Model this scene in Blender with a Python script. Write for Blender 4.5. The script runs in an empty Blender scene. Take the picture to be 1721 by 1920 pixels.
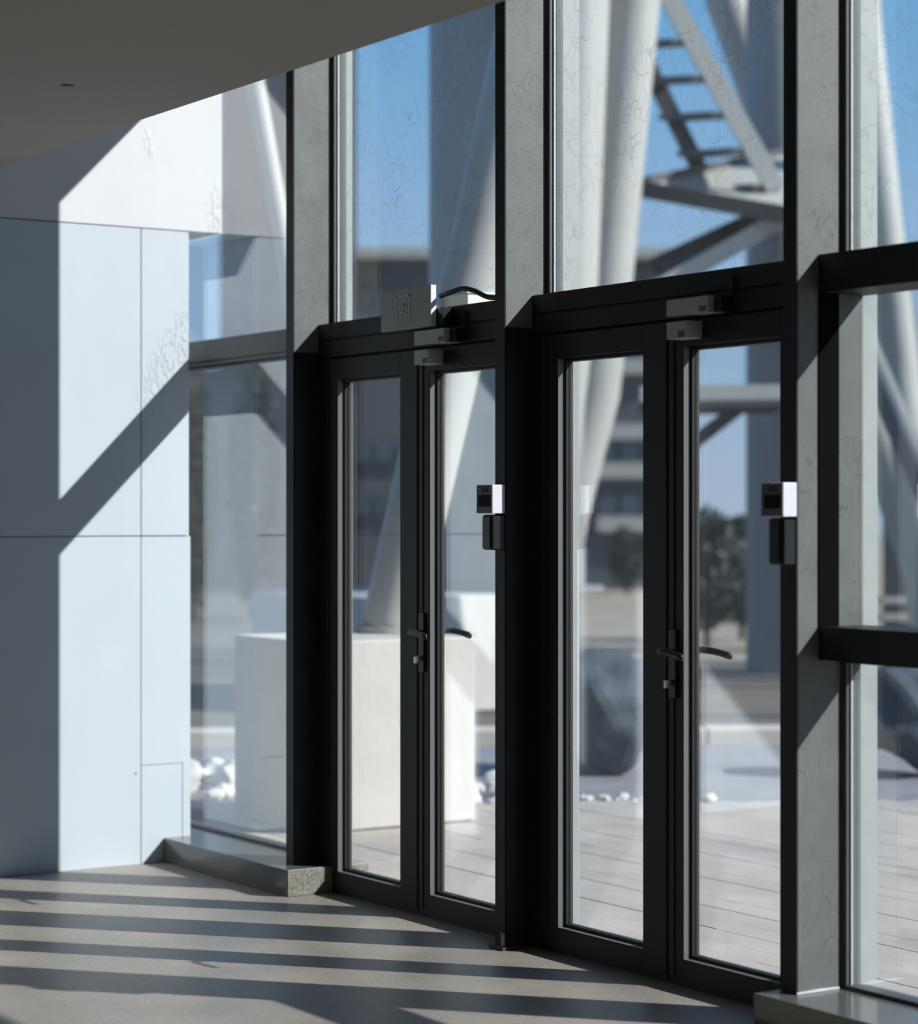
import bpy, bmesh, math, random
from mathutils import Vector, Matrix, noise
random.seed(7)
S = bpy.context.scene
C = S.collection

# ------------------------------------------------------------------ camera
# world x runs along the glass wall (to the right), y goes outwards through it
F = 4354.0
RIGHT = Vector((.5484, .8363, 0)); FWD = Vector((-.8363, .5484, 0))
cam_d = bpy.data.cameras.new('camera'); cam = bpy.data.objects.new('camera', cam_d); C.objects.link(cam)
cam.location = (0, 0, 1.5)
cam.rotation_euler = (math.radians(90), math.radians(0), math.atan2(.8363, .5484))
cam_d.sensor_fit = 'HORIZONTAL'; cam_d.sensor_width = 36; cam_d.lens = F/1721*36
cam_d.shift_y = 5/1721
cam_d.clip_end = 1500
cam_d.dof.use_dof = True; cam_d.dof.focus_distance = 8.0; cam_d.dof.aperture_fstop = 2.0
S.camera = cam

# ------------------------------------------------------------------ light
SUN_TO = Vector((1.14, 1.0, 1.02)).normalized()
w = bpy.data.worlds.new('world'); S.world = w; w.use_nodes = True
nt = w.node_tree; nt.nodes.clear()
# clear winter sky: pale at the horizon, deepening evenly towards the zenith, the same all round
tcw = nt.nodes.new('ShaderNodeTexCoord'); sep = nt.nodes.new('ShaderNodeSeparateXYZ'); nt.links.new(tcw.outputs['Generated'], sep.inputs[0])
sky = nt.nodes.new('ShaderNodeValToRGB'); sky.color_ramp.interpolation = 'EASE'; e = sky.color_ramp.elements
e[0].position = 0; e[0].color = (.44, .55, .70, 1); e[1].position = 1; e[1].color = (.085, .22, .50, 1)
for p_, c_ in ((.08, (.33, .50, .72, 1)), (.22, (.17, .41, .70, 1)), (.5, (.11, .29, .60, 1))):
    q_ = e.new(p_); q_.color = c_
nt.links.new(sep.outputs['Z'], sky.inputs[0])
bg = nt.nodes.new('ShaderNodeBackground'); bg.inputs[1].default_value = 1.33
wo = nt.nodes.new('ShaderNodeOutputWorld')
nt.links.new(sky.outputs[0], bg.inputs[0]); nt.links.new(bg.outputs[0], wo.inputs[0])
sd = bpy.data.lights.new('sun', 'SUN'); sd.energy = 8.6; sd.angle = math.radians(.6); sd.color = (1, .965, .915)
so = bpy.data.objects.new('sun', sd); C.objects.link(so)
so.rotation_euler = SUN_TO.to_track_quat('Z', 'Y').to_euler(); so.location = SUN_TO*60
S.view_settings.view_transform = 'Standard'; S.view_settings.look = 'None'
S.view_settings.exposure = 0.0; S.view_settings.gamma = 1.0; S.view_settings.use_curve_mapping = False
S.cycles.max_bounces = 10; S.cycles.transparent_max_bounces = 24; S.cycles.diffuse_bounces = 5
S.cycles.caustics_reflective = False; S.cycles.caustics_refractive = False

# ------------------------------------------------------------------ helpers
def tag(o, label=None, cat=None, group=None, kind=None):
    if label: o['label'] = label
    if cat: o['category'] = cat
    if group: o['group'] = group
    if kind: o['kind'] = kind
    return o

def at(px, py_or_none, Y, z=None):
    """point at depth Y along the view seen at image column px (row py)"""
    X = (px-860.5)/F*Y
    p = RIGHT*X + FWD*Y
    p.z = z if z is not None else 1.5 + (965-py_or_none)/F*Y
    return p

def bevel(o, wd, seg=2):
    m = o.modifiers.new('bevel', 'BEVEL'); m.width = wd; m.segments = seg; m.limit_method = 'ANGLE'
    return o

def finish(name, verts, faces, m, parent=None, smooth=False):
    me = bpy.data.meshes.new(name); me.from_pydata(verts, [], faces); me.update()
    if smooth:
        for p in me.polygons: p.use_smooth = True
    if m: me.materials.append(m)
    o = bpy.data.objects.new(name, me); C.objects.link(o)
    if parent is not None: o.parent = parent
    return o

class MB:
    def __init__(s): s.v = []; s.f = []
    def box(s, x0, x1, y0, y1, z0, z1):
        n = len(s.v)
        s.v += [(x0,y0,z0),(x1,y0,z0),(x1,y1,z0),(x0,y1,z0),(x0,y0,z1),(x1,y0,z1),(x1,y1,z1),(x0,y1,z1)]
        s.f += [(n,n+3,n+2,n+1),(n+4,n+5,n+6,n+7),(n,n+1,n+5,n+4),(n+1,n+2,n+6,n+5),(n+2,n+3,n+7,n+6),(n+3,n,n+4,n+7)]
        return s
    def hexa(s, pts):   # eight points, bottom four (counter-clockwise) then top four
        n = len(s.v); s.v += [tuple(p) for p in pts]
        s.f += [(n,n+3,n+2,n+1),(n+4,n+5,n+6,n+7),(n,n+1,n+5,n+4),(n+1,n+2,n+6,n+5),(n+2,n+3,n+7,n+6),(n+3,n,n+4,n+7)]
        return s
    def prism_xz(s, pts, y0, y1):   # outline in x-z, extruded along y
        n = len(s.v); k = len(pts)
        s.v += [(p[0], y0, p[1]) for p in pts] + [(p[0], y1, p[1]) for p in pts]
        s.f.append(tuple(range(n, n+k))); s.f.append(tuple(reversed(range(n+k, n+2*k))))
        for i in range(k):
            j = (i+1) % k; s.f.append((n+j, n+i, n+k+i, n+k+j))
        return s
    def beam(s, a, b, wid, hei, up=Vector((0,0,1))):
        a = Vector(a); b = Vector(b); d = (b-a).normalized()
        sd_ = d.cross(up).normalized()*(wid/2); uu = sd_.cross(d).normalized()*(hei/2)
        p = [a-sd_-uu, a+sd_-uu, b+sd_-uu, b-sd_-uu, a-sd_+uu, a+sd_+uu, b+sd_+uu, b-sd_+uu]
        return s.hexa(p)
    def tube(s, pts, rad, seg=24, cap=True):
        pts = [Vector(p) for p in pts]; n0 = len(s.v)
        for i, p in enumerate(pts):
            d = (pts[min(i+1, len(pts)-1)] - pts[max(i-1, 0)]).normalized()
            ref = Vector((0,0,1)) if abs(d.z) < .8 else Vector((1,0,0))
            a = d.cross(ref).normalized(); b = d.cross(a).normalized()
            r = rad[i] if isinstance(rad, (list, tuple)) else rad
            for k in range(seg):
                t = 2*math.pi*k/seg
                s.v.append(tuple(p + a*math.cos(t)*r + b*math.sin(t)*r))
        for i in range(len(pts)-1):
            for k in range(seg):
                k2 = (k+1) % seg
                s.f.append((n0+i*seg+k, n0+i*seg+k2, n0+(i+1)*seg+k2, n0+(i+1)*seg+k))
        if cap:
            s.f.append(tuple(reversed(range(n0, n0+seg)))); e = n0+(len(pts)-1)*seg
            s.f.append(tuple(range(e, e+seg)))
        return s
    def build(s, name, m, parent=None, smooth=False):
        o = finish(name, s.v, s.f, m, parent, smooth)
        bm = bmesh.new(); bm.from_mesh(o.data); bmesh.ops.recalc_face_normals(bm, faces=bm.faces); bm.to_mesh(o.data); bm.free()
        return o

def empty(name, loc=(0,0,0)):
    o = bpy.data.objects.new(name, None); o.empty_display_size = .1; o.location = loc; C.objects.link(o); return o

# world-space parts under an Empty that stands at the thing's base: shift the mesh
def own(o, root):
    o.parent = root
    o.data.transform(Matrix.Translation(-root.location)); return o

# ------------------------------------------------------------------ materials
def mat(name, col, rough=.6, metal=0.0, noise_amt=0.0, nscale=8, bump=0.0, bscale=60, spec=.5, detail=6):
    m = bpy.data.materials.new(name); m.use_nodes = True
    N = m.node_tree.nodes; L = m.node_tree.links; b = N['Principled BSDF']
    b.inputs['Base Color'].default_value = (*col, 1); b.inputs['Roughness'].default_value = rough
    b.inputs['Metallic'].default_value = metal; b.inputs['Specular IOR Level'].default_value = spec
    tc = N.new('ShaderNodeTexCoord')
    if noise_amt:
        n = N.new('ShaderNodeTexNoise'); n.inputs['Scale'].default_value = nscale; n.inputs['Detail'].default_value = detail
        r = N.new('ShaderNodeMapRange'); r.inputs[1].default_value = .3; r.inputs[2].default_value = .7
        r.inputs[3].default_value = 1-noise_amt; r.inputs[4].default_value = 1+noise_amt
        mx = N.new('ShaderNodeVectorMath'); mx.operation = 'SCALE'; mx.inputs[0].default_value = col
        L.new(tc.outputs['Object'], n.inputs['Vector']); L.new(n.outputs['Fac'], r.inputs[0]); L.new(r.outputs[0], mx.inputs['Scale'])
        L.new(mx.outputs[0], b.inputs['Base Color'])
    if bump:
        n2 = N.new('ShaderNodeTexNoise'); n2.inputs['Scale'].default_value = bscale; n2.inputs['Detail'].default_value = 4
        bp = N.new('ShaderNodeBump'); bp.inputs['Strength'].default_value = bump; bp.inputs['Distance'].default_value = .01
        L.new(tc.outputs['Object'], n2.inputs['Vector']); L.new(n2.outputs['Fac'], bp.inputs['Height']); L.new(bp.outputs[0], b.inputs['Normal'])
    return m

def crackle(m, scale=15, depth=.35, width=.03, col=(.02,.022,.024)):
    """dried hairline crackle in the paint film"""
    N = m.node_tree.nodes; L = m.node_tree.links; b = N['Principled BSDF']
    tc = N.new('ShaderNodeTexCoord'); mp = N.new('ShaderNodeMapping'); mp.inputs['Scale'].default_value = (1, 1, .45); mp.inputs['Rotation'].default_value = (.35, 0, 0)
    ns = N.new('ShaderNodeTexNoise'); ns.inputs['Scale'].default_value = 9
    ad = N.new('ShaderNodeVectorMath'); ad.operation = 'MULTIPLY_ADD'; ad.inputs[1].default_value = (.08,.08,.08)
    v = N.new('ShaderNodeTexVoronoi'); v.feature = 'DISTANCE_TO_EDGE'; v.inputs['Scale'].default_value = scale
    L.new(tc.outputs['Object'], ns.inputs['Vector']); L.new(ns.outputs['Color'], ad.inputs[0]); L.new(tc.outputs['Object'], ad.inputs[2])
    L.new(ad.outputs[0], mp.inputs['Vector']); L.new(mp.outputs[0], v.inputs['Vector'])
    r = N.new('ShaderNodeMapRange'); r.inputs[1].default_value = 0; r.inputs[2].default_value = width; r.inputs[3].default_value = depth; r.inputs[4].default_value = 0
    L.new(v.outputs['Distance'], r.inputs[0])
    n3 = N.new('ShaderNodeTexNoise'); n3.inputs['Scale'].default_value = 5
    r3 = N.new('ShaderNodeMapRange'); r3.inputs[1].default_value = .42; r3.inputs[2].default_value = .6
    L.new(tc.outputs['Object'], n3.inputs['Vector']); L.new(n3.outputs['Fac'], r3.inputs[0])
    mu = N.new('ShaderNodeMath'); mu.operation = 'MULTIPLY'; L.new(r.outputs[0], mu.inputs[0]); L.new(r3.outputs[0], mu.inputs[1])
    mx = N.new('ShaderNodeMix'); mx.data_type = 'RGBA'
    src = b.inputs['Base Color'].links[0].from_socket if b.inputs['Base Color'].links else None
    L.new(mu.outputs[0], mx.inputs[0])
    if src: L.new(src, mx.inputs[6])
    else: mx.inputs[6].default_value = b.inputs['Base Color'].default_value
    mx.inputs[7].default_value = (*col, 1); L.new(mx.outputs[2], b.inputs['Base Color'])
    return m

def glass(name, f0=.12, tint=(.80,.86,.88), crack=0.0, dirt=.03):
    m = bpy.data.materials.new(name); m.use_nodes = True
    N = m.node_tree.nodes; L = m.node_tree.links; N.clear()
    out = N.new('ShaderNodeOutputMaterial'); tr = N.new('ShaderNodeBsdfTransparent'); gl = N.new('ShaderNodeBsdfGlossy')
    df = N.new('ShaderNodeBsdfDiffuse'); df.inputs[0].default_value = (.62,.66,.68,1)
    tr.inputs[0].default_value = (*tint, 1); gl.inputs['Roughness'].default_value = 0; gl.inputs[0].default_value = (1,.975,.96,1)
    g = N.new('ShaderNodeNewGeometry'); dp = N.new('ShaderNodeVectorMath'); dp.operation = 'DOT_PRODUCT'
    L.new(g.outputs['Incoming'], dp.inputs[0]); L.new(g.outputs['Normal'], dp.inputs[1])
    ab = N.new('ShaderNodeMath'); ab.operation = 'ABSOLUTE'; L.new(dp.outputs['Value'], ab.inputs[0])
    om = N.new('ShaderNodeMath'); om.operation = 'SUBTRACT'; om.inputs[0].default_value = 1; L.new(ab.outputs[0], om.inputs[1])
    pw = N.new('ShaderNodeMath'); pw.operation = 'POWER'; pw.inputs[1].default_value = 5; L.new(om.outputs[0], pw.inputs[0])
    ma = N.new('ShaderNodeMath'); ma.operation = 'MULTIPLY_ADD'; ma.inputs[1].default_value = 1-f0; ma.inputs[2].default_value = f0; L.new(pw.outputs[0], ma.inputs[0])
    m1 = N.new('ShaderNodeMixShader'); L.new(ma.outputs[0], m1.inputs[0]); L.new(tr.outputs[0], m1.inputs[1]); L.new(gl.outputs[0], m1.inputs[2])
    # thin film of dust, smears and (upper panes) dried crackle
    tc = N.new('ShaderNodeTexCoord'); ns = N.new('ShaderNodeTexNoise'); ns.inputs['Scale'].default_value = 4; ns.inputs['Detail'].default_value = 8
    mpd = N.new('ShaderNodeMapping'); mpd.inputs['Scale'].default_value = (3, 3, .6); L.new(tc.outputs['Object'], mpd.inputs[0]); L.new(mpd.outputs[0], ns.inputs['Vector'])
    rr = N.new('ShaderNodeMapRange'); rr.inputs[1].default_value = .35; rr.inputs[2].default_value = .75; rr.inputs[3].default_value = dirt*.4; rr.inputs[4].default_value = dirt*1.6
    L.new(ns.outputs['Fac'], rr.inputs[0]); fac = rr.outputs[0]
    if crack:
        mp = N.new('ShaderNodeMapping'); mp.inputs['Scale'].default_value = (1, 1, .6)
        n1 = N.new('ShaderNodeTexNoise'); n1.inputs['Scale'].default_value = 9
        ad = N.new('ShaderNodeVectorMath'); ad.operation = 'MULTIPLY_ADD'; ad.inputs[1].default_value = (.07,.07,.07)
        L.new(tc.outputs['Object'], n1.inputs['Vector']); L.new(n1.outputs['Color'], ad.inputs[0]); L.new(tc.outputs['Object'], ad.inputs[2]); L.new(ad.outputs[0], mp.inputs[0])
        v = N.new('ShaderNodeTexVoronoi'); v.feature = 'DISTANCE_TO_EDGE'; v.inputs['Scale'].default_value = 20; L.new(mp.outputs[0], v.inputs['Vector'])
        r = N.new('ShaderNodeMapRange'); r.inputs[1].default_value = 0; r.inputs[2].default_value = .035; r.inputs[3].default_value = crack; r.inputs[4].default_value = 0
        L.new(v.outputs['Distance'], r.inputs[0])
        n3 = N.new('ShaderNodeTexNoise'); n3.inputs['Scale'].default_value = 3
        r3 = N.new('ShaderNodeMapRange'); r3.inputs[1].default_value = .4; r3.inputs[2].default_value = .6
        L.new(tc.outputs['Object'], n3.inputs['Vector']); L.new(n3.outputs['Fac'], r3.inputs[0])
        mu = N.new('ShaderNodeMath'); mu.operation = 'MULTIPLY'; L.new(r.outputs[0], mu.inputs[0]); L.new(r3.outputs[0], mu.inputs[1])
        aa = N.new('ShaderNodeMath'); aa.operation = 'ADD'; L.new(mu.outputs[0], aa.inputs[0]); L.new(fac, aa.inputs[1]); fac = aa.outputs[0]
    m2 = N.new('ShaderNodeMixShader'); L.new(fac, m2.inputs[0]); L.new(m1.outputs[0], m2.inputs[1]); L.new(df.outputs[0], m2.inputs[2])
    L.new(m2.outputs[0], out.inputs[0])
    return m

M = {}
M['plaster'] = mat('white_plaster', (.82,.845,.87), .7, noise_amt=.02, nscale=3, bump=.08, bscale=22)
M['panel'] = mat('pale_blue_panel', (.68,.755,.82), .42, noise_amt=.025, nscale=2, bump=.05, bscale=30)
M['fin'] = crackle(mat('grey_mullion_paint', (.152,.163,.158), .5, noise_amt=.14, nscale=7, bump=.06, bscale=90), 27, .5)
M['frame'] = mat('dark_frame_paint', (.014,.016,.016), .5, noise_amt=.08, nscale=12, spec=.3)
M['frame_mid'] = mat('window_transom_paint', (.09,.098,.098), .45, noise_amt=.06, nscale=12)
M['front_dark'] = mat('near_black_front', (.022,.025,.026), .5, spec=.25)
M['bead'] = mat('lit_bead_grey', (.15,.155,.15), .5)
M['rebate'] = mat('matt_black_rebate', (.006,.006,.006), .9, spec=.04)
M['gasket'] = mat('black_rubber', (.008,.009,.009), .6)
M['cap'] = mat('anodised_cap', (.36,.39,.385), .45, noise_amt=.05, nscale=10)
M['seal'] = mat('white_sealant', (.55,.58,.62), .5, bump=.3, bscale=120)
M['granite'] = mat('polished_granite', (.135,.145,.14), .16, noise_amt=.35, nscale=160, spec=.6)
M['granite_end'] = mat('sawn_granite', (.30,.29,.24), .8, noise_amt=.5, nscale=140, bump=.8, bscale=200)
M['soffit'] = mat('soffit_paint', (.40,.375,.34), .8, noise_amt=.02, nscale=2)
M['grey_wall'] = mat('interior_grey', (.12,.12,.12), .8)
M['white_plastic'] = mat('white_plastic', (.86,.85,.93), .4)
M['grey_plastic'] = mat('grey_plastic', (.12,.12,.15), .5, spec=.3)
M['black_plastic'] = mat('black_plastic', (.012,.013,.014), .35)
M['sensor'] = mat('dim_sensor_window', (.04,.04,.06), .6, spec=.2)
M['screen'] = mat('dark_display', (.004,.004,.007), .6, spec=.1)
M['lock'] = mat('satin_aluminium', (.42,.46,.44), .5, metal=.0, noise_amt=.04, nscale=30)
M['sign'] = mat('sign_face', (.34,.38,.355), .5, noise_amt=.03, nscale=14)
M['sign_mark'] = mat('faded_green_mark', (.42,.62,.55), .5)
M['cream'] = mat('cream_plastic', (.78,.76,.64), .5)
M['cable'] = mat('black_cable', (.012,.012,.012), .5)
M['handle'] = mat('dark_bronze_handle', (.035,.033,.037), .3, metal=.3, noise_amt=.3, nscale=90)
M['key'] = mat('nickel', (.6,.62,.6), .3, metal=1)
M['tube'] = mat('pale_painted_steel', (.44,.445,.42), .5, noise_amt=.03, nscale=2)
M['tube_shade'] = mat('shaded_pale_steel', (.27,.272,.27), .55, noise_amt=.03, nscale=2)  # darker copy of the pale steel, for columns seen in shade
M['steel_dark'] = mat('dark_painted_steel', (.06,.06,.068), .6)
M['steel_mid'] = mat('shaded_mid_grey_steel', (.14,.155,.17), .6)  # mid grey that also holds a tube's shaded flank
M['concrete'] = mat('rendered_concrete', (.58,.56,.515), .85, noise_amt=.05, nscale=4, bump=.3, bscale=30)
M['plank'] = mat('weathered_deck', (.45,.41,.365), .75, noise_amt=.13, nscale=3, bump=.2, bscale=60)
M['asphalt'] = mat('pale_asphalt', (.235,.235,.25), .9, noise_amt=.18, nscale=2.5, bump=.3, bscale=20)
M['kerb'] = mat('cream_kerb_stone', (.56,.52,.45), .85, noise_amt=.06, nscale=5)
M['soil'] = mat('dark_soil', (.13,.115,.095), .95, noise_amt=.35, nscale=1.2, bump=.4, bscale=8)
M['field'] = mat('dry_grass', (.33,.29,.22), .95, noise_amt=.15, nscale=.6)
M['stone'] = mat('white_rubble', (.64,.63,.60), .9, noise_amt=.1, nscale=9, bump=.5, bscale=20)
M['boulder'] = mat('slate_boulder', (.06,.075,.095), .8, noise_amt=.25, nscale=5, bump=.6, bscale=12)
M['leaf'] = mat('dark_foliage', (.032,.042,.035), .7, noise_amt=.4, nscale=6)
M['bark'] = mat('bark', (.09,.07,.055), .9, noise_amt=.2, nscale=20)
M['slate_clad'] = mat('slate_cladding', (.065,.068,.078), .5, noise_amt=.06, nscale=1)
M['pale_clad'] = mat('pale_fascia', (.36,.355,.33), .7)
M['far_glass'] = mat('far_window_glass', (.05,.07,.09), .12, spec=.8)
M['pane'] = glass('pane_glass', .20, (.945,.965,.975), 0, .014)
M['pane_upper'] = glass('upper_pane_glass', .15, (.945,.965,.975), .24, .02)

def peel(m, cy, cz, ry, rz, tilt, amt):
    """patch of rough, flaking skim coat at a fixed place on the wall"""
    N = m.node_tree.nodes; L = m.node_tree.links; b = N['Principled BSDF']; tc = N.new('ShaderNodeTexCoord')
    mp = N.new('ShaderNodeMapping'); mp.vector_type = 'TEXTURE'; mp.inputs['Location'].default_value = (UWALL, cy, cz); mp.inputs['Rotation'].default_value = (tilt, 0, 0); mp.inputs['Scale'].default_value = (1, ry, rz)
    ln = N.new('ShaderNodeVectorMath'); ln.operation = 'LENGTH'; L.new(tc.outputs['Object'], mp.inputs[0]); L.new(mp.outputs[0], ln.inputs[0])
    mr = N.new('ShaderNodeMapRange'); mr.inputs[1].default_value = 1; mr.inputs[2].default_value = .3; L.new(ln.outputs['Value'], mr.inputs[0])
    mp2 = N.new('ShaderNodeMapping'); mp2.inputs['Rotation'].default_value = (tilt, 0, 0); mp2.inputs['Scale'].default_value = (1, 2.2, .8); L.new(tc.outputs['Object'], mp2.inputs[0])
    n = N.new('ShaderNodeTexNoise'); n.inputs['Scale'].default_value = 34; n.inputs['Detail'].default_value = 3; L.new(mp2.outputs[0], n.inputs['Vector'])
    r = N.new('ShaderNodeMapRange'); r.inputs[1].default_value = .5; r.inputs[2].default_value = .56; L.new(n.outputs['Fac'], r.inputs[0])
    mu = N.new('ShaderNodeMath'); mu.operation = 'MULTIPLY'; L.new(mr.outputs[0], mu.inputs[0]); L.new(r.outputs[0], mu.inputs[1])
    bp = N.new('ShaderNodeBump'); bp.inputs['Strength'].default_value = amt; bp.inputs['Distance'].default_value = .004; L.new(mu.outputs[0], bp.inputs['Height'])
    if b.inputs['Normal'].links: L.new(b.inputs['Normal'].links[0].from_socket, bp.inputs['Normal'])
    L.new(bp.outputs[0], b.inputs['Normal'])
UWALL = -9.08
peel(M['panel'], 4.50, 2.22, .11, .42, -.55, .8)
peel(M['plaster'], 4.70, 2.80, .07, .18, 0, .8)
peel(M['plaster'], 4.36, 3.10, .03, .10, .3, .6)
# floor: polished screed
def floor_mat():
    m = mat('polished_screed', (.36,.345,.315), .38, spec=.45)
    N = m.node_tree.nodes; L = m.node_tree.links; b = N['Principled BSDF']; tc = N.new('ShaderNodeTexCoord')
    a = N.new('ShaderNodeTexNoise'); a.inputs['Scale'].default_value = 1.6; a.inputs['Detail'].default_value = 10; a.inputs['Roughness'].default_value = .6
    c = N.new('ShaderNodeTexNoise'); c.inputs['Scale'].default_value = 60; c.inputs['Detail'].default_value = 5
    L.new(tc.outputs['Object'], a.inputs['Vector']); L.new(tc.outputs['Object'], c.inputs['Vector'])
    cr = N.new('ShaderNodeValToRGB'); e = cr.color_ramp.elements
    e[0].position = .32; e[0].color = (.235,.222,.20,1); e[1].position = .68; e[1].color = (.415,.375,.325,1)
    L.new(a.outputs['Fac'], cr.inputs[0])
    r = N.new('ShaderNodeMapRange'); r.inputs[1].default_value = .3; r.inputs[2].default_value = .7; r.inputs[3].default_value = .86; r.inputs[4].default_value = 1.14
    L.new(c.outputs['Fac'], r.inputs[0]); s = N.new('ShaderNodeVectorMath'); s.operation = 'SCALE'; L.new(cr.outputs[0], s.inputs[0]); L.new(r.outputs[0], s.inputs['Scale'])
    L.new(s.outputs[0], b.inputs['Base Color'])
    r2 = N.new('ShaderNodeMapRange'); r2.inputs[3].default_value = .3; r2.inputs[4].default_value = .55; L.new(a.outputs['Fac'], r2.inputs[0]); L.new(r2.outputs[0], b.inputs['Roughness'])
    bp = N.new('ShaderNodeBump'); bp.inputs['Strength'].default_value = .12; bp.inputs['Distance'].default_value = .004; L.new(c.outputs['Fac'], bp.inputs['Height']); L.new(bp.outputs[0], b.inputs['Normal'])
    return m
M['floor'] = floor_mat()

# ------------------------------------------------------------------ key measures
VG = 4.72        # glass plane
VT = 4.63        # front of transoms and doors
VF = 4.516       # front of mullions
UW = -9.08       # face of the left wall
ZT = 2.26        # top of transom
UA, UB, UC, UD = -8.09, -6.60, -5.10, -3.60
FW = .058
HEAD = 3.68

def struct(o, label, cat=None):
    o['kind'] = 'structure'; o['label'] = label
    return o

# ------------------------------------------------------------------ room shell
o = MB().box(-11.5, 5, -5, 4.80, -.12, 0).build('floor', M['floor']); struct(o, 'polished grey-brown concrete floor striped with window shadows')

wl = MB().box(UW-.5, UW-.012, -5, 4.549, 0, 2.73).build('wall_left', M['grey_wall'])
struct(wl, 'white wall left of the glazing, clad below in pale blue-white panels')
# upper plaster block, runs right up to the glass
MB().box(UW-.5, UW, -5, 4.712, 2.733, 3.9).build('plaster_block', M['plaster'], wl)
# cladding panels
def panel(y0, y1, z0, z1, lab=None):
    p = MB().box(UW-.012, UW, y0, y1, z0, z1).build('panel', M['panel'], wl); bevel(p, .0015, 1); return p
g = .002
cols = [(4.323, 4.552)] + [(4.323-1.2*(k+1), 4.323-1.2*k) for k in range(7)]
for i, (a, b) in enumerate(cols):
    if i == 0:
        p = panel(a+g, b-.004, 1.408+g, 2.728)
        # lower narrow panel has a small access hatch let into it
        mb = MB(); mb.box(UW-.012, UW, a+g, b+.006, .425, 1.408-g); mb.box(UW-.012, UW, 4.522, b+.006, 0, .425)
        p = mb.build('panel', M['panel'], wl)
        h = MB().box(UW-.012, UW-.0005, a+g, 4.519, .0, .422).build('access_panel', M['panel'], wl); h['label'] = 'small flush access hatch at the bottom of the panel'; bevel(h, .001, 1)
    else:
        panel(a+g, b-g, 1.408+g, 2.728); panel(a+g, b-g, 0.0, 1.408-g)
# end face of the pier towards the glass
MB().box(UW-.5, UW-.012, 4.549, 4.556, 0, 2.73).build('end_panel', M['panel'], wl)
s = MB().tube([(UW-.004, 4.298, .39), (UW+.0015, 4.298, .39)], .004, 10).build('screw', M['steel_dark'], wl)

cl = MB().box(UW, 5, -5, 3.6, 2.911, 3.9).build('ceiling', M['soffit']); struct(cl, 'plain grey soffit ending in a straight edge before the glass')
MB().box(UW-.5, 5, 3.6, 4.9, 3.9, 4.05).build('roof_slab', M['soffit'], cl)
sp = at(127, None, 7.63, 2.911)
s = MB().tube([(sp.x, sp.y, 2.911), (sp.x, sp.y, 2.908)], [.022, .02], 20).build('sprinkler_cover', M['steel_dark'], cl)

o = MB().box(-11.7, -11.5, -5, 4.72, 0, 3.9).build('wall_far_left', M['grey_wall']); struct(o, 'plain grey wall of the space hidden behind the white wall')
MB().box(-11.5, UW-.5, -5, 4.9, 3.9, 4.05).build('roof_slab', M['soffit'], cl)
o = MB().box(-11.5, 5.2, -5.2, -5, 0, 3.9).build('wall_back', M['grey_wall']); struct(o, 'plain grey wall behind the viewer')
o = MB().box(5, 5.2, -5, 4.8, 0, 3.9).build('wall_right', M['grey_wall']); struct(o, 'plain grey wall at the far right end')

# ------------------------------------------------------------------ mullions
def mullion(n, ur, z0, label, cap=4.835):
    mb = MB()
    mb.box(ur-FW, ur, VF+.006, 4.684, z0, 3.9)
    mb.box(ur-FW+.006, ur-.006, 4.684, 4.692, z0, 3.9)
    mb.box(ur-FW, ur, 4.692, 4.735, z0, 3.9)
    t = mb.build('trim_%d' % n, M['fin']); struct(t, label)
    e = MB().box(ur-.010, ur-.001, 4.735, cap, 0.0, 3.9).build('outer_cap', M['cap'], t); e['label'] = 'pale outer cover strip'
    n_ = MB().box(ur-FW, ur, VF, VF+.006, z0, 3.9).build('front_strip', M['front_dark'], t); n_['label'] = 'near-black front strip'  # front face drawn darker than the mullion sides
    return t
tA = mullion(1, UA, .105, 'slim dark mullion left of the first door, standing on the granite plinth', 4.79)
tB = mullion(2, UB, 0, 'mullion between the two doors, reaching the floor')
tC = mullion(3, UC, .105, 'mullion right of the second door, widest in view')
MB().tube([(UC, 4.516, .108), (UC+.001, 4.60, .1085), (UC, 4.68, .108)], [.004,.006,.004], 8).build('sealant_bead', M['seal'], tC)
MB().box(UB-.075, UB+.012, 4.50, 4.60, 0, .012).build('base_plate', M['steel_dark'], tB)
MB().box(UB-.012, UB+.004, 4.508, 4.514, .012, .06).build('anchor_clip', M['granite_end'], tB)
for k, uu in enumerate((UD, -2.1, -.6, .9, 2.4, 3.9)):
    mullion(4+k, uu, .105, 'mullion number %d of those right of the picture' % (k+1))

# ------------------------------------------------------------------ plinths
def plinth(n, u0, u1, lab, endr=False):
    t = MB().box(u0, u1, 4.431, 4.80, 0, .105).build('trim_%d' % n, M['granite']); struct(t, lab); bevel(t, .003)
    if endr:
        MB().box(u1, u1+.004, 4.433, 4.80, .002, .103).build('end_face', M['granite_end'], t)
    return t
plinth(11, -11.5, -7.986, 'low polished granite plinth between white wall and first mullion', True)
plinth(12, -5.192, 4.9, 'low polished granite plinth starting at the third mullion')

# header beam
hb = MB().box(-11.5, 5, 4.60, 4.80, HEAD, 3.9).build('trim_13', M['frame']); struct(hb, 'dark head beam above the upper panes')

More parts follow.
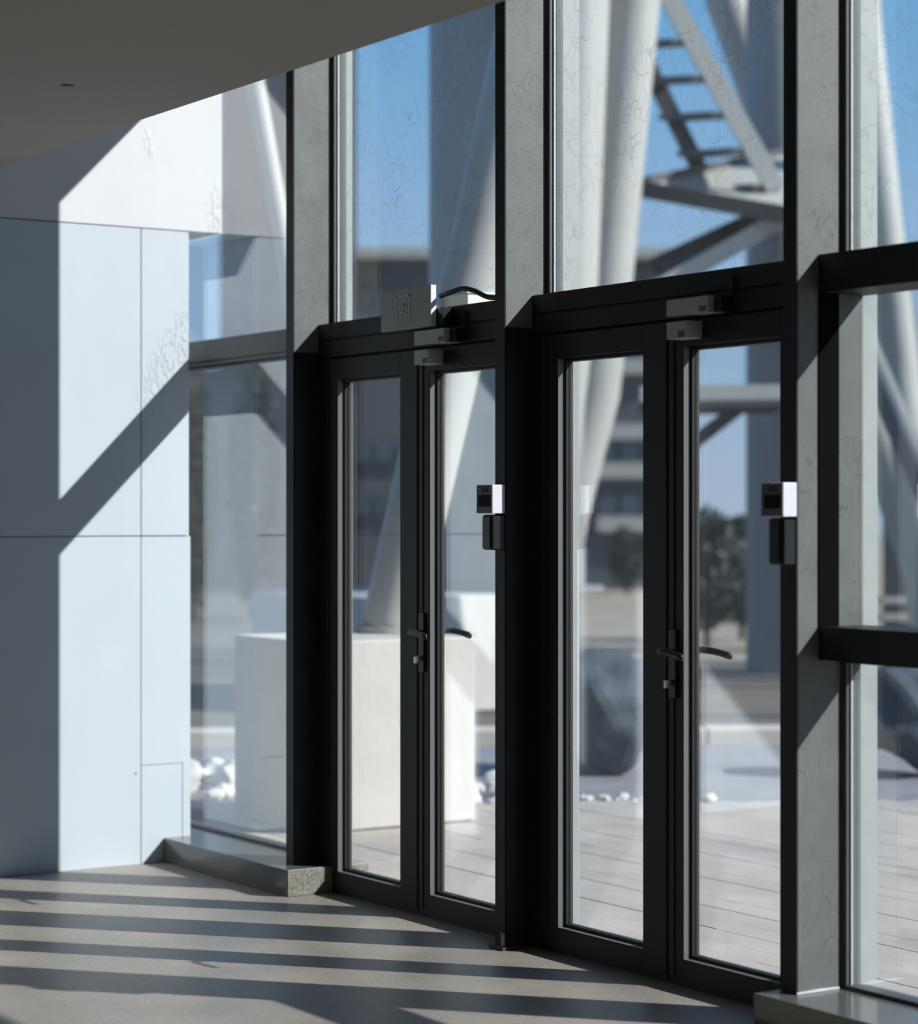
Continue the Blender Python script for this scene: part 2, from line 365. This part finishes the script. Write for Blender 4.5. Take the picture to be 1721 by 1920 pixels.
# ------------------------------------------------------------------ fixed panes
wn = [0]
def fixed(u0, u1, z0, z1, lab, pm='pane_upper', fm='frame_mid', rail=None, left=True):
    """one pane between two mullions with slim frame, gasket and sealant"""
    wn[0] += 1
    e = empty('window_%d' % wn[0], ((u0+u1)/2, VG, z0)); struct(e, lab)
    mb = MB(); fw = .018
    if left: mb.box(u0, u0+fw, 4.694, 4.75, z0, z1)
    mb.box(u1-fw, u1, 4.694, 4.75, z0, z1)
    mb.box(u0+fw, u1-fw, 4.694, 4.75, z0, z0+.012); mb.box(u0+fw, u1-fw, 4.694, 4.75, z1-.012, z1)
    own(mb.build('frame', M[fm]), e)
    own(MB().box(u0+(fw if left else 0), u1-fw, 4.716, 4.726, z0+.012, z1-.012).build('pane', M[pm]), e)
    if left: own(MB().box(u0+fw, u0+fw+.005, 4.708, 4.7155, z0+.012, z1-.012).build('sealant', M['seal']), e)
    if rail:
        own(MB().box(u0, u1, VT, 4.75, rail[0], rail[1]).box(u0, u1, VT+.012, 4.694, rail[0]-.012, rail[0]).build('transom', M[fm]), e)
    return e
# left bay: lower and upper pane
fixed(UW-.5, UA-FW, 2.26, HEAD, 'upper pane beside the white wall, mirroring it', 'pane', 'frame_mid', None, False)
fixed(UW-.5, UA-FW, .105, 2.16, 'lower pane beside the white wall, mirroring it', 'pane', 'frame_mid', (2.172, 2.26), False)
own(MB().box(-11.5, UW-.5, 4.716, 4.726, .105, HEAD).build('pane', M['pane']), bpy.data.objects['window_2'])
fixed(UA, UB-FW, ZT, HEAD, 'upper pane above the first double door, with cracked film')
fixed(UB, UC-FW, ZT, HEAD, 'upper pane above the second double door, with cracked film')
fixed(UC, UD-FW, ZT, HEAD, 'upper pane right of the third mullion', 'pane_upper')
fixed(UC, UD-FW, .105, 1.076, 'low pane right of the third mullion, below the framed one', 'pane')

def casement(u0, u1, lab):
    wn[0] += 1
    e = empty('window_%d' % wn[0], ((u0+u1)/2, VG, 1.076)); struct(e, lab)
    y0, y1 = 4.600, 4.775
    # black rebate strip, then grey reveal, on either mullion
    for a, b in ((u0, u0+.005), (u1-.005, u1)):
        own(MB().box(a, b, y0, 4.677, 1.173, 2.148).build('rebate_strip', M['rebate']), e)
        own(MB().box(a, b, 4.677, 4.772, 1.173, 2.148).build('reveal', M['fin']), e)
    own(MB().box(u0, u1, y0, y1, 2.148, ZT).build('head', M['frame']), e)
    own(MB().box(u0, u1, y0, y1, 1.076, 1.173).build('sill', M['frame']), e)
    own(MB().box(u0+.005, u1-.005, 4.756, 4.764, 1.173, 2.148).build('pane', M['pane']), e)
    return e
casement(UC, UD-FW, 'framed middle pane right of the third mullion')
us = [UD, -2.1, -.6, .9, 2.4, 3.9]
for a, b in zip(us[:-1], us[1:]):
    fixed(a, b-FW, ZT, HEAD, 'upper pane of bay %d right of the picture' % (us.index(a)+1), 'pane')
    fixed(a, b-FW, .105, 2.17, 'lower pane of bay %d right of the picture' % (us.index(a)+1), 'pane', 'frame_mid', (2.172, 2.26))

# ------------------------------------------------------------------ double doors
def lever(parent, root, up, vp, z, name, side, L=.115, lab=None):
    """side -1: inside face, +1: outside face.  pivot, neck and a slightly drooping curved grip"""
    mb = MB()
    mb.tube([(up, vp, z), (up, vp+side*.05, z)], .009, 12)
    pts = []; n = 9
    for i in range(n):
        t = i/(n-1); x = up - .008 + t*(L+.008); zz = z + .003 - .015*t*t
        pts.append((x, vp+side*.05, zz))
    # flattened grip
    k0 = len(mb.v)
    mb.tube(pts, [.010]+[.0115]*(n-3)+[.0125,.0105], 14)
    for i in range(k0, len(mb.v)):
        x, y, zz = mb.v[i]; mb.v[i] = (x, (vp+side*.05)+(y-(vp+side*.05))*.6, zz)
    o = mb.build(name, M['handle'], None, True); o.data.transform(Matrix.Translation(-root.location)); o.parent = parent
    return o

def double_door(n, u0, u1, lab):
    e = empty('door_%d' % n, ((u0+u1)/2, 4.66, 0)); struct(e, lab)
    um = (u0+u1)/2 + .036
    J = .055
    fr = MB()
    fr.box(u0, u0+J, VT, 4.74, 0, 2.12); fr.box(u1-J, u1, VT, 4.74, 0, 2.12)
    fr.box(u0, u1, VT, 4.75, 2.197, ZT)
    fr.box(u0, u1, VT+.008, 4.74, 2.189, 2.197)
    fr.box(u0, u1, VT, 4.75, 2.125, 2.189)
    own(bevel(fr.build('door_frame', M['frame']), .0015, 1), e)
    own(MB().box(u0, u0+.003, VF+.004, VT, 0, 2.146).build('side_shade', M['frame']), e)  # thin black sheet deepening the shade on the mullion side
    own(MB().box(u0+J, u1-J, 4.66, 4.72, 2.112, 2.125).build('door_stop', M['gasket']), e)
    own(MB().box(u0, u1, 4.64, 4.80, 0, .006).build('threshold', M['frame_mid']), e)
    def leaf(a, b, sl, sr, left):
        z0, z1, zb, zt = .008, 2.116, .088, 2.035
        mb = MB()
        mb.box(a, a+sl, VT+.002, 4.70, z0, z1); mb.box(b-sr, b, VT+.002, 4.70, z0, z1)
        mb.box(a+sl, b-sr, VT+.002, 4.70, z0, zb); mb.box(a+sl, b-sr, VT+.002, 4.70, zt, z1)
        # shallow raised band round the leaf edge
        mb.box(a+.004, a+.03, VT-.002, VT+.002, z0+.02, z1-.01); mb.box(b-.03, b-.004, VT-.002, VT+.002, z0+.02, z1-.01)
        lf = own(bevel(mb.build('door_leaf', M['frame_mid'] if False else M['door']), .0012, 1), e)
        ga, gb = a+sl, b-sr; q = .012
        bd_ = MB(); bd_.box(ga-.0005, ga+.003, VT+.004, 4.661, zb, zt); bd_.box(ga, gb, VT+.004, 4.661, zb-.0005, zb+.002)  # lighter grey holds the sunlight on these reveals
        k = bd_.build('lit_glazing_bead', M['bead']); k.data.transform(Matrix.Translation(-e.location)); k.parent = lf
        gk = MB()
        gk.box(ga, ga+q, 4.661, 4.69, zb, zt); gk.box(gb-q, gb, 4.661, 4.69, zb, zt)
        gk.box(ga+q, gb-q, 4.661, 4.69, zb, zb+q); gk.box(ga+q, gb-q, 4.655, 4.69, zt-q, zt)
        k = gk.build('gasket', M['gasket']); k.data.transform(Matrix.Translation(-e.location)); k.parent = lf
        p = MB().box(ga+q, gb-q, 4.670, 4.680, zb+q, zt-q).build('pane', M['pane']); p.data.transform(Matrix.Translation(-e.location)); p.parent = lf
        return lf
    lf1 = leaf(u0+J+.003, um-.003, .09, .13, True)
    lf2 = leaf(um+.003, u1-J-.003, .070, .09, False)
    # lock plates and levers sit on the right leaf's meeting stile
    up = um+.030
    for side, vp in ((-1, VT), (1, 4.70)):
        pl = MB().box(up-.019, up+.019, min(vp, vp+side*.008), max(vp, vp+side*.008), .915, 1.135).build('lock_plate', M['black_plastic'])
        bevel(pl, .003); pl.data.transform(Matrix.Translation(-e.location)); pl.parent = lf2
        lever(lf2, e, up if side < 0 else up-.02, vp+side*.008, 1.062, 'lever_handle', side, .115 if side < 0 else .15)
    cy = MB().tube([(up-.004, VT-.008, .965), (up-.004, VT-.018, .965)], .009, 12)
    cy.box(up-.006, up-.002, VT-.036, VT-.018, .948, .972)
    c = cy.build('key_cylinder', M['key']); c.data.transform(Matrix.Translation(-e.location)); c.parent = lf2
    return e, um
M['door'] = mat('door_paint', (.017,.020,.020), .5, noise_amt=.08, nscale=12, spec=.3)
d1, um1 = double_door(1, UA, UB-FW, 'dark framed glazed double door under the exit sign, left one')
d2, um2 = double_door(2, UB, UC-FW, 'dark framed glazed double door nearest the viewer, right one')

# ------------------------------------------------------------------ magnetic locks above the doors
def magnetic_lock(um, lab):
    u = um + .078
    e = empty('magnetic_lock', (u+.1, VT, 2.11)); tag(e, lab, 'door lock', 'magnetic locks at the heads of the double doors')
    b = own(MB().box(u, u+.205, 4.562, VT, 2.124, 2.176).build('magnet_body', M['lock']), e); bevel(b, .002)
    k = MB().box(u+.165, u+.195, 4.5605, 4.562, 2.128, 2.146).build('mark_plate', M['grey_plastic']); k.data.transform(Matrix.Translation(-e.location)); k.parent = b
    a = own(MB().box(u, u+.1, 4.562, VT-.002, 2.052, 2.106).build('armature', M['lock']), e); bevel(a, .002)
    k = MB().box(u+.06, u+.09, 4.5605, 4.562, 2.055, 2.075).build('mark_plate', M['grey_plastic']); k.data.transform(Matrix.Translation(-e.location)); k.parent = a
    own(MB().box(u+.205, u+.245, 4.585, VT, 2.128, 2.172).build('lock_shadow', M['black_plastic']), e)  # black block standing for the shadow beside the magnet
    own(MB().tube([(u+.235, VT-.006, 2.172), (u+.25, VT-.008, 2.20), (u+.25, VT-.006, 2.235)], .006, 8).build('lead', M['cable']), e)
    return e
magnetic_lock(um1, 'pale grey magnetic lock on the left door head, under the exit sign')
magnetic_lock(um2, 'pale grey magnetic lock on the right door head, nearer the viewer')

# ------------------------------------------------------------------ readers and switch housings on the mullion fronts
def reader(ur, dz, lab):
    e = empty('card_reader', (ur-.045, 4.465, 1.504+dz)); tag(e, lab, 'card reader', 'card readers on the mullions')
    z0, z1 = 1.504+dz, 1.603+dz
    b = own(MB().box(ur-.092, ur+.002, 4.463, VF, z0, z1).build('case', M['white_plastic']), e); bevel(b, .002)
    own(MB().box(ur-.091, ur-.001, 4.4605, 4.463, z0+.002, z1-.002).build('front_plate', M['grey_plastic']), e)
    own(MB().box(ur-.078, ur-.006, 4.459, 4.4605, z0+.024, z0+.064).build('display', M['screen']), e)
    own(MB().box(ur-.058, ur-.022, 4.459, 4.4605, z0+.074, z0+.090).build('sensor_window', M['sensor']), e)
    return e
reader(UB, 0, 'white card reader with dark front on the mullion between the doors')
reader(UC, -.01, 'white card reader with dark front on the mullion right of the second door')

def switch(ur, z0, z1, lab):
    e = empty('switch_housing', (ur-.05, 4.47, z0)); tag(e, lab, 'switch', 'black switch housings below the card readers')
    mb = MB(); u0 = ur-.075; u1 = ur-.012
    b = own(mb.box(u0, u1, 4.468, VF, z0, z1).build('case', M['black_plastic']), e); bevel(b, .012, 4)
    k = own(MB().box(ur-.010, ur-.004, 4.478, 4.500, z0+.01, z1-.012).build('side_bar', M['grey_plastic']), e)
    own(MB().box(ur-.014, ur-.003, 4.474, VF, z0+.004, z1-.004).build('side_cheek', M['black_plastic']), e)
    return e
switch(UB, 1.378, 1.500, 'black rounded switch housing under the card reader between the doors')
switch(UC, 1.352, 1.490, 'black rounded switch housing under the card reader right of the second door')

# ------------------------------------------------------------------ exit sign
ex = empty('exit_sign', (-7.32, 4.57, 2.19)); tag(ex, 'flat grey exit sign with faint running-man symbol above the left door', 'sign')
b = own(MB().box(-7.495, -7.146, 4.562, 4.584, 2.188, 2.340).build('sign_panel', M['sign']), ex); bevel(b, .0015, 1)
own(MB().box(-7.1455, -7.1435, 4.562, 4.584, 2.188, 2.340).build('edge_strip', M['white_plastic']), ex)
own(MB().box(-7.42, -7.20, 4.584, VT, 2.20, 2.25).build('bracket', M['steel_dark']), ex)
own(MB().box(-7.17, -7.10, 4.586, VT+.0, 2.19, 2.255).build('sign_shadow', M['black_plastic']), ex)  # black block standing for the shadow behind the sign
# pictogram: door outline and running figure, flat print of the sign
def mark(pts, name='symbol'):
    k = MB(); k.prism_xz(pts, 4.5606, 4.562); o = k.build(name, M['sign_mark'])
    return o
cx, cz = -7.335, 2.264
k = MB()
k.box(cx-.048, cx-.040, 4.5606, 4.562, cz-.052, cz+.052); k.box(cx+.040, cx+.048, 4.5606, 4.562, cz-.045, cz+.052); k.box(cx-.048, cx+.048, 4.5606, 4.562, cz+.045, cz+.052)
own(k.build('door_symbol', M['sign_mark']), ex)
k = MB()
def limb(x0, z0, x1, z1, t):
    dx, dz = x1-x0, z1-z0; l = math.hypot(dx, dz); nx, nz = -dz/l*t/2, dx/l*t/2
    k.prism_xz([(cx+x0+nx, cz+z0+nz), (cx+x0-nx, cz+z0-nz), (cx+x1-nx, cz+z1-nz), (cx+x1+nx, cz+z1+nz)], 4.5603, 4.562)
limb(.004, .022, -.006, -.008, .012); limb(.002, .018, -.022, .010, .006); limb(-.022, .010, -.030, -.004, .006)
limb(.003, .018, .018, .004, .006); limb(.018, .004, .028, .010, .006)
limb(-.006, -.008, .014, -.022, .007); limb(.014, -.022, .030, -.020, .007)
limb(-.006, -.006, -.014, -.028, .007); limb(-.014, -.028, -.028, -.042, .007)
hx = [(cx+.010+.008*math.cos(t*math.pi/6), cz+.032+.008*math.sin(t*math.pi/6)) for t in range(12)]
k.prism_xz(hx, 4.5603, 4.562)
own(k.build('figure_symbol', M['sign_mark']), ex)

# cable from the sign to the mullion and the cream box outside over the door
kn = [(-7.145,2.300), (-7.08,2.311), (-7.015,2.318), (-6.95,2.304), (-6.885,2.279), (-6.82,2.272), (-6.665,2.272)]
pts = []
for i in range(len(kn)-1):
    p0 = kn[max(i-1, 0)]; p1 = kn[i]; p2 = kn[i+1]; p3 = kn[min(i+2, len(kn)-1)]
    for q in range(6):
        t = q/6
        cr_ = [.5*((2*p1[a])+(-p0[a]+p2[a])*t+(2*p0[a]-5*p1[a]+4*p2[a]-p3[a])*t*t+(-p0[a]+3*p1[a]-3*p2[a]+p3[a])*t**3) for a in (0, 1)]
        pts.append((cr_[0], 4.605+(cr_[0]+7.145)*.11, cr_[1]))
pts.append((-6.662, 4.658, 2.272))
cb = MB().tube(pts, .0095, 12).build('cable', M['cable'], None, True); tag(cb, 'black cable arching from exit sign to mullion over the left door', 'cable')
jb = empty('junction_box', (-7.30, 4.82, ZT)); tag(jb, 'cream box outside the glass over the left door head', 'box')
b = own(MB().box(-7.388, -7.208, 4.765, 4.90, ZT+.003, 2.325).build('case', M['cream']), jb); bevel(b, .003)
own(MB().box(-7.395, -7.201, 4.758, 4.907, 2.325, 2.331).build('lid', M['cream']), jb)
own(MB().box(-7.39, -7.2, 4.752, 4.91, ZT-.02, ZT+.003).build('shelf_bracket', M['frame_mid']), jb)

# ================================================================== OUTSIDE
gr = MB().box(-140, 60, 4.80, 260, -.25, -.06).build('ground_1', M['field'])
gr.name = 'ground'; struct(gr, 'dry tan ground stretching away behind the terrace')
def zone(name, m, Y0, Y1, px0, px1, z0, z1, lab):
    a, b, c, d = at(px0, None, Y0, 0), at(px1, None, Y0, 0), at(px1, None, Y1, 0), at(px0, None, Y1, 0)
    pts = [Vector((p.x, p.y, z)) for z in (z0, z1) for p in (a, b, c, d)]
    o = MB().hexa(pts).build(name, m); struct(o, lab); return o
# paved yard: a wide slab from under the deck edge to the kerb
zone('yard', M['asphalt'], 8.0, 15.45, -1400, 3600, -.10, -.03, 'grey paved yard between deck and kerb')
zone('planting_strip', M['soil'], 15.7, 23.5, -1600, 3000, -.09, -.012, 'dark bare soil strip behind the kerb')

zone('dark_ground', M['soil'], 23.5, 45.5, -300, 900, -.09, -.02, 'dark ground before the building, behind the left panes')  # ground given a darker tone over this area

# deck of long boards running along the building
deck = MB().box(-11.2, 0, 4.81, 5.0, -.06, -.028).build('terrace', M['tube_shade']); struct(deck, 'grey board terrace outside the doors')
wb = .145; nrow = 44
for i in range(nrow):
    y0 = 4.812 + i*wb; ym = y0+wb/2
    ul = max(-11.3, (.548*ym-12.15)/.836) + random.uniform(-.04, .04)
    cuts = [ul]; x = ul + random.uniform(1.0, 3.2)
    while x < -1.2: cuts.append(x); x += 3.2
    cuts.append(0.0)
    for a, b in zip(cuts[:-1], cuts[1:]):
        dz = random.uniform(-.0015, .0015)
        p = MB().box(a+.001, b-.001, y0+.0015, y0+wb-.0015, -.029, 0+dz).build('plank', M['plank'], deck)
# kerb stones
kb = empty('kerb', at(700, None, 15.55, 0)); struct(kb, 'low cream stone kerb behind the yard')
px = -900
a0 = at(-900, None, 15.2, 0); a1 = at(2500, None, 15.9, 0); dkb = (a1-a0); n = 14
for i in range(n):
    p = a0 + dkb*(i/n); q = a0 + dkb*((i+1)/n-.0012)
    k = MB().beam(Vector((p.x, p.y, .01)), Vector((q.x, q.y, .01)), .30, .12).build('kerb_stone', M['kerb']); own(k, kb); bevel(k, .012, 2)

def rock(p, s, m, seed, flat=.7, sub=2, amp=.35):
    bm = bmesh.new(); bmesh.ops.create_icosphere(bm, subdivisions=sub, radius=1)
    for v in bm.verts:
        d = 1+amp*noise.noise(v.co*1.6+Vector((seed*3.1, seed*1.7, 0)))*1.2
        v.co *= d; v.co.z *= flat
    me = bpy.data.meshes.new('rock'); bm.to_mesh(me); bm.free(); me.materials.append(m)
    zmin = min(v.co.z for v in me.vertices)
    for v in me.vertices: v.co.z -= zmin
    me.transform(Matrix.Scale(s, 4))
    o = bpy.data.objects.new('rock', me); o.location = p; o.rotation_euler.z = seed; C.objects.link(o); return o
def rubble(px0, px1, Y0, Y1, cnt, group, label, smin=.03, smax=.085, pile=0.0):
    done = []
    for i in range(cnt*12):
        if len(done) >= cnt: break
        t = random.random(); Y = random.uniform(Y0, Y1); p = at(px0+(px1-px0)*t, None, Y, 0); sz = random.uniform(smin, smax)
        p.z = -.03
        if any((p-q).length < (sz+qs)*1.15 for q, qs in done): continue
        done.append((p, sz))
        r = rock(p, sz, M['stone'], random.uniform(0, 50)); tag(r, label, 'stone', group)
rubble(250, 450, 12.3, 13.6, 46, 'white stones by the left pane', 'white broken stone in the heap seen through the left pane', .05, .12, .12)
rubble(850, 1000, 11.9, 12.9, 34, 'white stones behind the left door', 'white broken stone in the heap seen through the left door', .04, .10, .08)
rubble(1090, 1345, 12.25, 12.4, 26, 'white stones behind the right door', 'small white stone in the line at the deck edge', .015, .04)

# concrete pedestals of the columns
pd1 = MB().box(-10.26, -9.46, 5.39, 6.30, .004, .905).build('pedestal', M['concrete']); bevel(pd1, .012); tag(pd1, 'pale concrete pedestal just outside the left door, nearest one', 'pedestal')
pd2 = MB().box(-16.8, -14.97, 9.0, 10.92, -.06, .88).build('pedestal', M['concrete']); bevel(pd2, .012); tag(pd2, 'pale concrete pedestal further out, behind the mullion between the doors', 'pedestal')

# tubular columns: polylines in view coordinates turned into points at a real depth
def column(pts, Y, lab, m='tube', seg=36, base=None, name='steel_column'):
    P = []; R = []
    for px, py, r in pts:
        P.append(at(px, py, Y)); R.append(r/F*Y)
    if base is not None: P.append(Vector((P[-1].x, P[-1].y, base+.002))); R.append(R[-1])
    b = P[-1]
    e = empty(name, (b.x, b.y, b.z)); tag(e, lab, 'column')
    own(MB().tube(P, R, seg).build('shaft', M[m], None, True), e)
    # welded collar at the foot
    d = Vector((0,0,1))
    own(MB().tube([b, b+d*.03], [R[-1]*1.25, R[-1]*1.25], seg).build('collar', M[m], None, False), e)
    return e
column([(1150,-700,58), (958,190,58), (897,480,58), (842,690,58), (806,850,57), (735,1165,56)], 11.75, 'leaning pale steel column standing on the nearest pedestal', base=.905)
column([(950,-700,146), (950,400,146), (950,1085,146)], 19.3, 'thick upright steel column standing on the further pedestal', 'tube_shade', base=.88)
column([(1090,-700,68), (1077,0,66), (1058,560,62), (1040,760,56), (1007,1085,50)], 18.3, 'steel column leaning slightly right, left of the pair behind the right door', base=.88)
column([(1225,-700,52), (1188,0,50), (1140,530,46), (1118,740,44), (1065,960,40), (1045,1090,38), (1030,1290,38)], 19.7, 'steel column leaning right, right of the pair behind the right door', base=-.06)
column([(1475,-700,76), (1475,600,76), (1475,1255,76)], 22.2, 'upright steel column behind the third mullion, toned as in shade', 'tube_shade', base=-.06)
column([(1240,-400,42), (1365,0,42), (1450,240,42), (1560,560,42), (1790,1240,42)], 23.2, 'pale steel tube crossing down to the right behind the stair', base=-.06)
column([(1530,-500,36), (1612,0,36), (1662,457,34), (1700,800,34), (1745,1230,34)], 21.0, 'pale steel tube leaning left, seen in the right-hand panes', base=-.06)
column([(1500,330,26), (1600,600,26), (1730,900,26), (1850,1180,26)], 17.0, 'slim grey steel brace crossing the framed right pane', 'steel_mid', base=-.03)
column([(1575,-500,42), (1640,440,42), (1680,620,42), (1760,1000,42), (1810,1200,42)], 24.0, 'steel tube toned as in shade behind the slim brace in the right-hand panes', 'steel_mid', base=-.06)

column([(420,-150,18), (478,150,18), (530,440,17), (600,900,16), (618,1150,16)], 14.0, 'slim pale tube leaning left, added beside the first mullion', base=-.03)  # slim tube added where a pale streak crosses the pane
# steel stair
sat = lambda a, b, Y, z=None: at(a, b, Y+1.0, z)
st = empty('steel_stair', sat(1330, None, 20, 0)); tag(st, 'outdoor steel stair with open treads climbing between the columns', 'stair')
def sbeam(name, a, b, Ya, Yb, wd, ht, m):
    o = MB().beam(sat(a[0], a[1], Ya), sat(b[0], b[1], Yb), wd, ht).build(name, M[m]); return own(o, st)
sbeam('stringer', (1455,355), (1246,-20), 19.3, 19.3, .06, .17, 'tube')
sbeam('stringer', (1345,385), (1165,25), 20.3, 20.3, .06, .15, 'steel_dark')
ns = 7
for i in range(ns-2):
    t = (i+.5)/ns
    a = sat(1455-265*t, 355-475*t+30, 19.3); b = sat(1345-240*t, 385-480*t+8, 20.3)
    own(MB().beam(a, b, .27, .05).build('tread', M['steel_dark']), st)
# landing with edge beams and light deck plate
L1, L2, L3, L4 = sat(1188, 352, 19.6), sat(1480, 404, 18.6), sat(1620, 350, 19.6), sat(1470, 292, 20.6)
own(MB().beam(L1, L2, .08, .15).build('edge_beam', M['steel_dark']), st)
own(MB().beam(L1, L4, .08, .15).build('edge_beam', M['steel_dark']), st)
pl = [Vector(p) for p in (L1, L2, L3, L4)]
own(MB().hexa([p+Vector((0,0,-.02)) for p in pl]+[p+Vector((0,0,.02)) for p in pl]).build('landing_plate', M['tube']), st)
# lower flight
sbeam('stringer', (1480,385), (1222,505), 19.8, 19.8, .06, .19, 'steel_dark')
sbeam('stringer', (1500,390), (1232,543), 18.9, 18.9, .06, .15, 'tube')
for i in range(6):
    t = (i+.5)/8
    a = sat(1480-290*t, 385+135*t+10, 19.8); b = sat(1500-350*t, 390+200*t, 18.9)
    own(MB().beam(a, b, .24, .04).build('tread', M['steel_dark']), st)
# lower landing with its brace and posts
sbeam('edge_beam', (1200,739), (1480,735), 18.8, 18.8, .10, .13, 'tube')
sbeam('edge_beam', (1200,765), (1480,762), 19.6, 19.6, .10, .12, 'steel_dark')
own(MB().beam(sat(1240,None,19.2,2.42), sat(1470,None,19.2,2.45), 1.0, .04).build('landing_plate', M['steel_dark']), st)
sbeam('brace', (1385,765), (1255,865), 19.2, 19.2, .08, .12, 'steel_dark')
p = sat(1248, None, 19.2, 0)
own(MB().beam(Vector((p.x,p.y,-.06)), Vector((p.x,p.y,2.42)), .14, .14, Vector((0,1,0))).build('post', M['tube']), st)
p = sat(1490, None, 19.2, 0)
own(MB().beam(Vector((p.x,p.y,-.06)), Vector((p.x,p.y,4.2)), .14, .14, Vector((0,1,0))).build('post', M['tube']), st)

# long low building far behind
bd = empty('far_building', at(960, None, 48, 0)); tag(bd, 'long dark low building with pale roof edge far behind the columns', 'building')
def fbox(name, px0, px1, Y0, Y1, z0, z1, m):
    a, b, c, d = at(px0,None,Y0,0), at(px1,None,Y0,0), at(px1,None,Y1,0), at(px0,None,Y1,0)
    pts = [Vector((p.x,p.y,z)) for z in (z0,z1) for p in (a,b,c,d)]
    return own(MB().hexa(pts).build(name, M[m]), bd)
fbox('wing', 290, 412, 46, 47.9, -.06, 4.4, 'slate_clad')
fbox('tower', 412, 668, 46, 47.9, -.06, 16, 'slate_clad')
fbox('wall', 648, 1258, 48, 60, -.06, 6.6, 'slate_clad')
fbox('roof_edge', 640, 1266, 47.4, 60.3, 6.75, 6.95, 'pale_clad')
fbox('roof_deck', 648, 1258, 48, 60, 6.6, 6.75, 'slate_clad')
for z in (1.15, 2.25, 3.05, 4.4):
    fbox('floor_band', 1120, 1262, 47.7, 48, z, z+.32, 'pale_clad')
for k in range(14):
    x0 = 660+k*42
    for z in (1.5, 2.6, 4.8):
        fbox('window', x0, x0+34, 47.85, 48.02, z, z+.42 if z < 4 else z+1.3, 'far_glass')

# low screen wall and rails seen through the right panes
sw = empty('screen_wall', at(1760, None, 26, 0)); tag(sw, 'dark low wall with pale coping behind the right-hand panes', 'wall')
def sbox(name, px0, px1, Y0, Y1, z0, z1, m):
    a, b, c, d = at(px0,None,Y0,0), at(px1,None,Y0,0), at(px1,None,Y1,0), at(px0,None,Y1,0)
    pts = [Vector((p.x,p.y,z)) for z in (z0,z1) for p in (a,b,c,d)]
    return own(MB().hexa(pts).build(name, M[m]), sw)
sbox('panel', 1655, 2300, 26, 26.2, -.06, 1.58, 'slate_clad')
sbox('coping', 1650, 2305, 25.9, 26.3, 1.58, 1.68, 'pale_clad')
sbox('rail', 1640, 2300, 22.0, 22.1, .66, .72, 'tube')
sbox('rail', 1640, 2300, 22.0, 22.1, .50, .56, 'tube')
for x in (1645, 1800, 1960, 2120):
    sbox('rail_post', x, x+10, 22.0, 22.1, -.012, .72, 'tube')

# boulders
b1 = rock(at(1128, None, 13.75, -.03), .36, M['boulder'], 3.2, .95, 4, .3); b1.name = 'boulder'; tag(b1, 'dark slate-blue boulder in the yard behind the right door', 'boulder')
b2 = rock(at(1715, None, 13.6, -.03), .33, M['boulder'], 8.7, .9, 4, .3); b2.name = 'boulder'; tag(b2, 'dark slate-blue boulder in the yard behind the lowest right pane', 'boulder')

# dark shrubs and trees
def shrub(px, Y, rx, h, lab, cnt=1500, name='shrub', stem=.12, group=None):
    p = at(px, None, Y, -.03)
    e = empty(name, p); tag(e, lab, 'tree' if name == 'tree' else 'shrub', group)
    V = []; Fc = []
    for i in range(cnt):
        th = random.uniform(0, 2*math.pi); ph = random.uniform(-1, 1); rr = random.uniform(.55, 1)
        d = Vector((math.cos(th)*math.sqrt(1-ph*ph), math.sin(th)*math.sqrt(1-ph*ph), ph))
        k = rr*(1+.25*noise.noise(d*2+Vector((px, Y, 0))))
        c = Vector((d.x*rx*k, d.y*rx*k, h*stem + h*(1-stem)*.5*(1+d.z*k)))
        s = rx*.10*random.uniform(.7, 1.4)+.03
        a = Vector((random.gauss(0,1), random.gauss(0,1), random.gauss(0,1))).normalized()*s
        b = a.cross(Vector((random.gauss(0,1), random.gauss(0,1), random.gauss(0,1)))).normalized()*s*.6
        n = len(V); V += [tuple(c-a), tuple(c+b), tuple(c+a), tuple(c-b)]; Fc.append((n, n+1, n+2, n+3))
    f = finish('foliage', V, Fc, M['leaf'], e); f['kind'] = 'stuff'
    MB().tube([(0,0,0), (0,0,h*.35), (.03*rx,0,h*.7)], [rx*.09, rx*.07, rx*.03], 10).build('trunk', M['bark'], e, True)
    return e
shrub(1325, 26.6, .40, 1.60, 'dark bushy shrub behind the right door, left of two')
shrub(1390, 28.4, .42, 1.55, 'dark bushy shrub behind the right door, right of two')
shrub(1175, 44, .35, 1.3, 'dark shrub in front of the far building')
for px_, h_, w_ in ((360,3.6,'leftmost'), (475,3.9,'middle'), (590,3.4,'rightmost')):
    shrub(px_, 33, .36, h_, 'dense dark tree beyond the left panes, %s of three' % w_, 1800, 'tree', .05, 'trees beyond the left panes')
